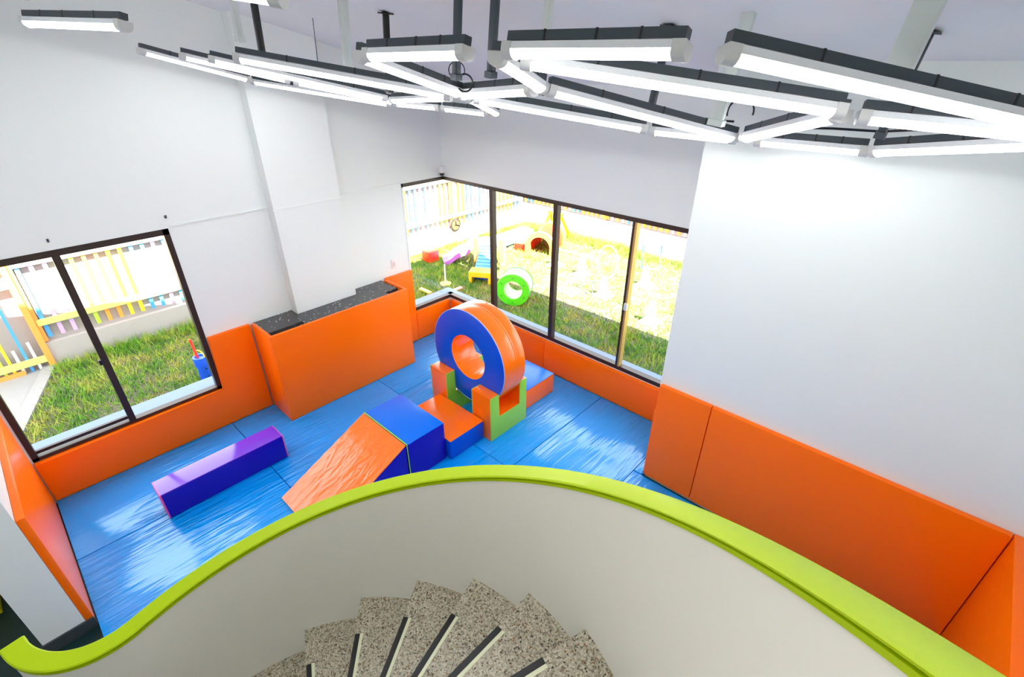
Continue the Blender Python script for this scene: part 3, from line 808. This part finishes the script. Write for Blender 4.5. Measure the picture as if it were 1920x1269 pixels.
gt = tag(empty('garden_gate', (-8.60, -0.10, GZ)), 'garden gate with green rail, orange post and yellow slats at the left window', 'gate')
box('post', (-0.03, 0.03, -0.035, 0.035, 0.0, 1.55), GORANGE, gt)
box('middle_rail', (0.0, 0.03, -1.5, -0.035, 0.10, 0.19), GRAIL, gt)
box('top_rail', (0.0, 0.03, -1.5, -0.035, 1.2, 1.28), GRAIL, gt)
box('bottom_rail', (0.0, 0.035, -1.5, -0.29, -0.02, 0.06), GORANGE, gt)
for i, (c, top) in enumerate((('white', 0.42), ('blue', 1.3), ('white', 0.36), ('yellow', 1.3), ('green', 0.36), ('yellow', 1.3), ('green', 0.3), ('orange', 1.3), ('yellow', 1.3), ('blue', 1.3))):
    box('slat', (-0.02, 0.0, -0.13 - 0.085 * i - 0.016, -0.13 - 0.085 * i + 0.016, 0.01, top), PICK[c], gt)

# round wooden disc on the garden wall
ds = tag(empty('wooden_disc', (-8.585, 7.35, 0.33)), 'round wooden disc with dark pointer on the garden wall', 'wall disc')
lathe('board', [(0.125, -0.012), (0.135, 0.0), (0.125, 0.014)], WOOD, ds, n=28, axis='x')
lathe('rim', [(0.120, 0.0), (0.142, -0.005), (0.142, 0.018), (0.120, 0.022)], mat('grey_rim', (34, 28, 30), 0.5), ds, n=28, axis='x', close=True)
lathe('hub', [(0.02, 0.012), (0.02, 0.026), (0.0, 0.027)], BLACK, ds, n=12, axis='x')
prism('pointer', [(-0.012, 0.0), (0.012, 0.0), (0.012, 0.085), (0.0, 0.095), (-0.012, 0.085)], 'x', 0.018, 0.024, BLACK, ds)
prism('pointer', [(0.0, -0.012), (0.0, 0.012), (0.11, -0.035), (0.11, -0.055)], 'x', 0.018, 0.024, BLACK, ds)

# ------------------------------------------------------------------ garden toys
tag(box('foam_cube', (-8.18, -7.92, 6.02, 6.28, GZ, GZ + 0.24), TOYRED, bevel=0.02), 'red foam cube on the grass at the foot of the purple slide', 'foam cube')
# wavy purple slide
sl = tag(empty('wave_slide', (-7.75, 6.25, GZ)), 'wavy purple slide with white sides on the grass', 'slide')
def ribbon(name, pts, half, thick, material, parent, dirv):
    bm = bmesh.new(); d = Vector(dirv).normalized() * half; rings = []
    for p in pts:
        p = Vector(p); up = Vector((0, 0, thick))
        rings.append([bm.verts.new(p - d), bm.verts.new(p + d), bm.verts.new(p + d - up), bm.verts.new(p - d - up)])
    for a, b in zip(rings[:-1], rings[1:]):
        for j in range(4): bm.faces.new((a[j], a[(j + 1) % 4], b[(j + 1) % 4], b[j]))
    bm.faces.new(rings[0]); bm.faces.new(rings[-1][::-1])
    return finish(bm, name, material, parent, smooth=True, angle=50)
D1 = Vector((0.55, 0.83, 0)).normalized(); N1 = Vector((0.83, -0.55, 0))
wave = [(0, 0.05), (0.12, 0.09), (0.25, 0.19), (0.37, 0.24), (0.49, 0.27), (0.61, 0.40), (0.72, 0.47), (0.80, 0.48)]
ribbon('slide_bed', [D1 * s + Vector((0, 0, z)) for s, z in wave], 0.17, 0.03, TOYPUR, sl, N1)
for sg in (-1, 1):
    ribbon('side_wall', [D1 * s + N1 * 0.19 * sg + Vector((0, 0, z + 0.05)) for s, z in wave], 0.02, 0.10, TOYWHITE if sg < 0 else TOYPUR, sl, N1)
ribbon('support', [D1 * 0.71 + Vector((0, 0, 0.44)), D1 * 0.80 + Vector((0, 0, 0.44))], 0.16, 0.44, TOYWHITE, sl, N1)

# climber with blue ribbed ramp, orange side panels and yellow foot
cb = tag(empty('play_climber', (-6.45, 6.12, GZ)), 'toddler climber with blue ribbed ramp, orange panels and yellow foot', 'climber')
def CB(o): return o
DY = Vector((-0.52, 0.85, 0)).normalized(); DX = Vector((0.85, 0.52, 0)).normalized()
def obox(name, u0, u1, v0, v1, z0_, z1_, material, slope=0.0):
    bm = bmesh.new(); vv = []
    for zz in (0, 1):
        for u, v in ((u0, v0), (u1, v0), (u1, v1), (u0, v1)):
            p = DX * u + DY * v
            z_ = (z1_ if zz else z0_) + slope * (v - v0)
            vv.append(bm.verts.new((p.x, p.y, z_)))
    for f in ((0, 3, 2, 1), (4, 5, 6, 7), (0, 1, 5, 4), (1, 2, 6, 5), (2, 3, 7, 6), (3, 0, 4, 7)):
        bm.faces.new([vv[i] for i in f])
    bmesh.ops.bevel(bm, geom=list(bm.edges), offset=0.01, segments=1, affect='EDGES')
    return finish(bm, name, material, cb, smooth=True, angle=40)
obox('foot_step', -0.22, 0.22, -0.16, 0.10, 0.13, 0.24, TOYYEL)
obox('foot_leg', -0.22, -0.16, -0.16, 0.10, 0.0, 0.14, TOYYEL)
obox('foot_leg', 0.16, 0.22, -0.16, 0.10, 0.0, 0.14, TOYYEL)
obox('foot_riser', -0.16, 0.16, 0.02, 0.08, 0.0, 0.14, TOYBLUE)
obox('ramp', -0.16, 0.16, 0.10, 0.62, 0.18, 0.24, TOYSKY, slope=0.62)
for i in range(7):
    obox('ramp_rib', -0.155, 0.155, 0.13 + 0.068 * i, 0.16 + 0.068 * i, 0.265 + 0.62 * 0.068 * i, 0.285 + 0.62 * 0.068 * i, TOYSKY)
obox('side_panel', -0.30, -0.20, 0.52, 0.66, 0.18, 0.68, TOYORANGE)
obox('side_panel', 0.20, 0.30, 0.52, 0.66, 0.18, 0.68, TOYORANGE)
obox('platform', -0.26, 0.26, 0.60, 1.05, 0.48, 0.56, TOYWHITE)
obox('platform_leg', -0.25, -0.15, 0.9, 1.04, 0.0, 0.48, TOYWHITE)
obox('platform_leg', 0.15, 0.25, 0.9, 1.04, 0.0, 0.48, TOYWHITE)

bn = tag(empty('balance_beam', (-7.58, 7.72, GZ)), 'pale blue balance beam between the climber and the orange tunnel', 'balance beam')
ribbon('beam_top', [Vector((0, 0, 0.26)), Vector((0.0, 1.05, 0.26))], 0.16, 0.06, TOYWHITE, bn, (1, 0, 0))
ribbon('beam_side', [Vector((0.155, 0, 0.21)), Vector((0.155, 1.05, 0.21))], 0.02, 0.14, TOYSKY, bn, (1, 0, 0))
for yy in (0.05, 0.95):
    ribbon('beam_leg', [Vector((0, yy, 0.2)), Vector((0, yy + 0.08, 0.2))], 0.14, 0.2, TOYWHITE, bn, (1, 0, 0))

tn = tag(empty('play_tunnel', (-6.66, 8.15, GZ), (0, 0, math.radians(-68))), 'orange arched play tunnel with red inside on the sunny lawn', 'play tunnel')
def arch(name, ro, ri, x0, x1, material, n=18, leg=0.16):
    bm = bmesh.new()
    def ring(r, x): return [bm.verts.new((x, -r, 0))] + [bm.verts.new((x, -r * math.cos(math.pi * i / n), leg + r * math.sin(math.pi * i / n))) for i in range(n + 1)] + [bm.verts.new((x, r, 0))]
    a, b, c, d = ring(ro, x0), ring(ri, x0), ring(ri, x1), ring(ro, x1)
    for i in range(len(a) - 1):
        for p, q in ((a, b), (b, c), (c, d), (d, a)):
            bm.faces.new((p[i], p[i + 1], q[i + 1], q[i]))
    for i in (0, -1): bm.faces.new((a[i], b[i], c[i], d[i]))
    return finish(bm, name, material, tn, smooth=True, angle=40)
arch('front_arch', 0.34, 0.23, 0.0, 0.10, TOYORANGE)
arch('tunnel_shell', 0.29, 0.24, -0.75, 0.0, TOYRED)
arch('rear_arch', 0.34, 0.23, -0.85, -0.75, TOYORANGE)
box('side_block', (-0.32, 0.02, -0.62, -0.34, 0.0, 0.16), TOYRED, tn, bevel=0.015)

yf = tag(empty('climbing_frame', (-7.1, 9.2, GZ)), 'yellow tube climbing frame behind the window mullion', 'climbing frame')
for sx in (-0.25, 0.25):
    tube('leg', [(sx, -0.3, 0), (sx * 0.6, 0, 0.6)], 0.035, TOYYEL, yf)
    tube('leg', [(sx, 0.3, 0), (sx * 0.6, 0, 0.6)], 0.035, TOYYEL, yf)
tube('top_bar', [(-0.2, 0, 0.6), (0.2, 0, 0.6)], 0.04, TOYYEL, yf)
tube('rung', [(-0.2, -0.18, 0.25), (0.2, -0.18, 0.25)], 0.03, TOYYEL, yf)

def cone_toy(x, y, label):
    e = tag(empty('hurdle_cone', (x, y, GZ)), label, 'cone', 'white hurdle cones on the lawn')
    lathe('cone_body', [(0.115, 0.025), (0.10, 0.05), (0.055, 0.36), (0.05, 0.38)], TOYWHITE, e, n=20)
    box('base_plate', (-0.15, 0.15, -0.15, 0.15, 0.0, 0.03), TOYWHITE, e, bevel=0.012)
    for z_ in (0.12, 0.24):
        r = 0.10 - (z_ - 0.05) * 0.145
        lathe('hole_plug', [(0.012, 0), (0.012, 0.006)], mat('teal_plug', (0, 170, 150), 0.4), e, n=8, loc=(0.3 * r, -r * 0.97, z_), axis='y')
    return e
cone_toy(-5.93, 7.75, 'white cone half hidden behind the window mullion, holding a bar end')
cone_toy(-5.23, 7.72, 'white cone at the right end of the low bar')
cone_toy(-4.34, 7.14, 'white cone carrying the tall white hoop')
cone_toy(-4.03, 8.09, 'white cone carrying the blue square frame')
cone_toy(-3.18, 6.78, 'nearest white cone, by the shaded grass at right')
tag(tube('hurdle_bar', [(-5.95, 7.73, GZ + 0.40), (-5.23, 7.72, GZ + 0.40)], 0.012, TOYWHITE), 'white bar resting across two cones', 'bar')
tag(tube('hoop', [(-4.31 + 0.17 * math.cos(2 * math.pi * i / 32), 7.14 + 0.05 * math.cos(2 * math.pi * i / 32), GZ + 0.66 + 0.30 * math.sin(2 * math.pi * i / 32)) for i in range(32)], 0.011, TOYWHITE, closed=True, n=6), 'tall white hoop standing in a cone', 'hoop')
tag(tube('square_frame', [(-4.10, 8.03, GZ + 0.36), (-4.13, 8.03, GZ + 0.82), (-3.84, 8.18, GZ + 0.82), (-3.82, 8.18, GZ + 0.36)], 0.014, TOYSKY, closed=True, n=6), 'blue square frame standing in a cone', 'frame')
tag(tube('marker_stick', [(-3.10, 6.85, GZ + 0.22), (-2.55, 7.15, GZ + 0.20)], 0.012, TOYGREEN, n=6), 'green stick leaning from the nearest cone to the wall edge', 'stick')
tag(tube('marker_hoop', [(-4.42 - 0.10 * math.sin(t_), 7.02, GZ + 0.17 + 0.14 * math.cos(t_)) for t_ in [i * math.pi / 8 for i in range(9)]], 0.009, mat('dull_green', (90, 140, 90), 0.5), n=6), 'thin green half hoop beside the hoop cone', 'hoop')

# green drum ring
dr = tag(empty('play_drum', (-5.26, 5.72, GZ + 0.295)), 'bright green plastic ring drum lying on the grass by the window', 'play drum')
lathe('flange', [(0.165, -0.02), (0.29, -0.02), (0.295, 0.0), (0.29, 0.03), (0.165, 0.03)], TOYGREEN, dr, n=48, axis='y', close=True)
lathe('drum_wall', [(0.165, 0.03), (0.28, 0.03), (0.28, 0.34), (0.165, 0.34)], TOYPALE, dr, n=48, axis='y', close=True)
lathe('flange', [(0.165, 0.34), (0.29, 0.34), (0.29, 0.38), (0.165, 0.38)], TOYGREEN, dr, n=48, axis='y', close=True)
for i in range(6):
    a = math.pi / 2 + i * math.pi / 3
    lathe('bolt', [(0.018, -0.03), (0.018, -0.02)], mat('bolt_green', (60, 170, 20), 0.4), dr, n=10, axis='y', loc=(0.228 * math.cos(a), 0, 0.228 * math.sin(a)))
dr.rotation_euler = (0, 0, math.radians(30))

# sprinkler pole and loose toys
sp = tag(empty('flower_pole', (-6.80, 5.50, GZ)), 'thin pale pole on a yellow flower base in the grass', 'pole')
tube('pole', [(0, 0, 0), (0, 0, 0.42)], 0.013, TOYWHITE, sp)
for i in range(5):
    a = i * 2 * math.pi / 5
    lathe('petal', [(0.05, 0.02), (0.055, 0.04), (0.045, 0.055)], mat('petal_yellow', (250, 214, 110), 0.5), sp, n=10, loc=(0.06 * math.cos(a), 0.06 * math.sin(a), 0))
tag(box('toy_plank', (-6.95, -6.65, 4.98, 5.05, GZ + 0.03, GZ + 0.06), mat('petal_yellow', (250, 214, 110), 0.5), bevel=0.008), 'flat yellow toy plank lying in the grass left of the corner', 'toy')
tag(box('toy_bat', (-6.45, -6.38, 5.30, 5.56, GZ + 0.04, GZ + 0.07), mat('toy_pink', (250, 150, 140), 0.5), bevel=0.008), 'flat pink toy bat lying in the grass at the corner', 'toy')

# blue toy bag with red stick  outside the left window
bgx, bgy = -6.55, 1.215
tb = tag(empty('toy_bag', (bgx, bgy, GZ)), 'blue toy golf bag with red stick and yellow strap outside the left window', 'toy bag')
lathe('body', [(0.10, 0.02), (0.115, 0.05), (0.105, 0.42), (0.125, 0.46), (0.125, 0.60), (0.10, 0.62)], TOYBLUE, tb, n=24)
lathe('rim', [(0.085, 0.60), (0.13, 0.60), (0.13, 0.64), (0.085, 0.64)], TOYBLUE, tb, n=24, close=True)
lathe('base_ring', [(0.12, 0.0), (0.17, 0.0), (0.17, 0.03), (0.12, 0.03)], TOYWHITE, tb, n=24, close=True)
tube('stick', [(0.02, -0.02, 0.3), (-0.05, -0.05, 1.02)], 0.022, TOYRED, tb, n=8)
tube('strap', [(0.09 * math.cos(t_), 0.06 * math.cos(t_), 0.62 + 0.16 * math.sin(t_)) for t_ in [i * math.pi / 10 for i in range(11)]], 0.012, TOYYEL, tb, n=6)
for z_ in (0.22, 0.40):
    lathe('stud', [(0.016, 0), (0.016, 0.012)], BLACK, tb, n=8, axis='x', loc=(0.108, 0.02, z_))
tb.scale = (0.66, 0.66, 0.66)
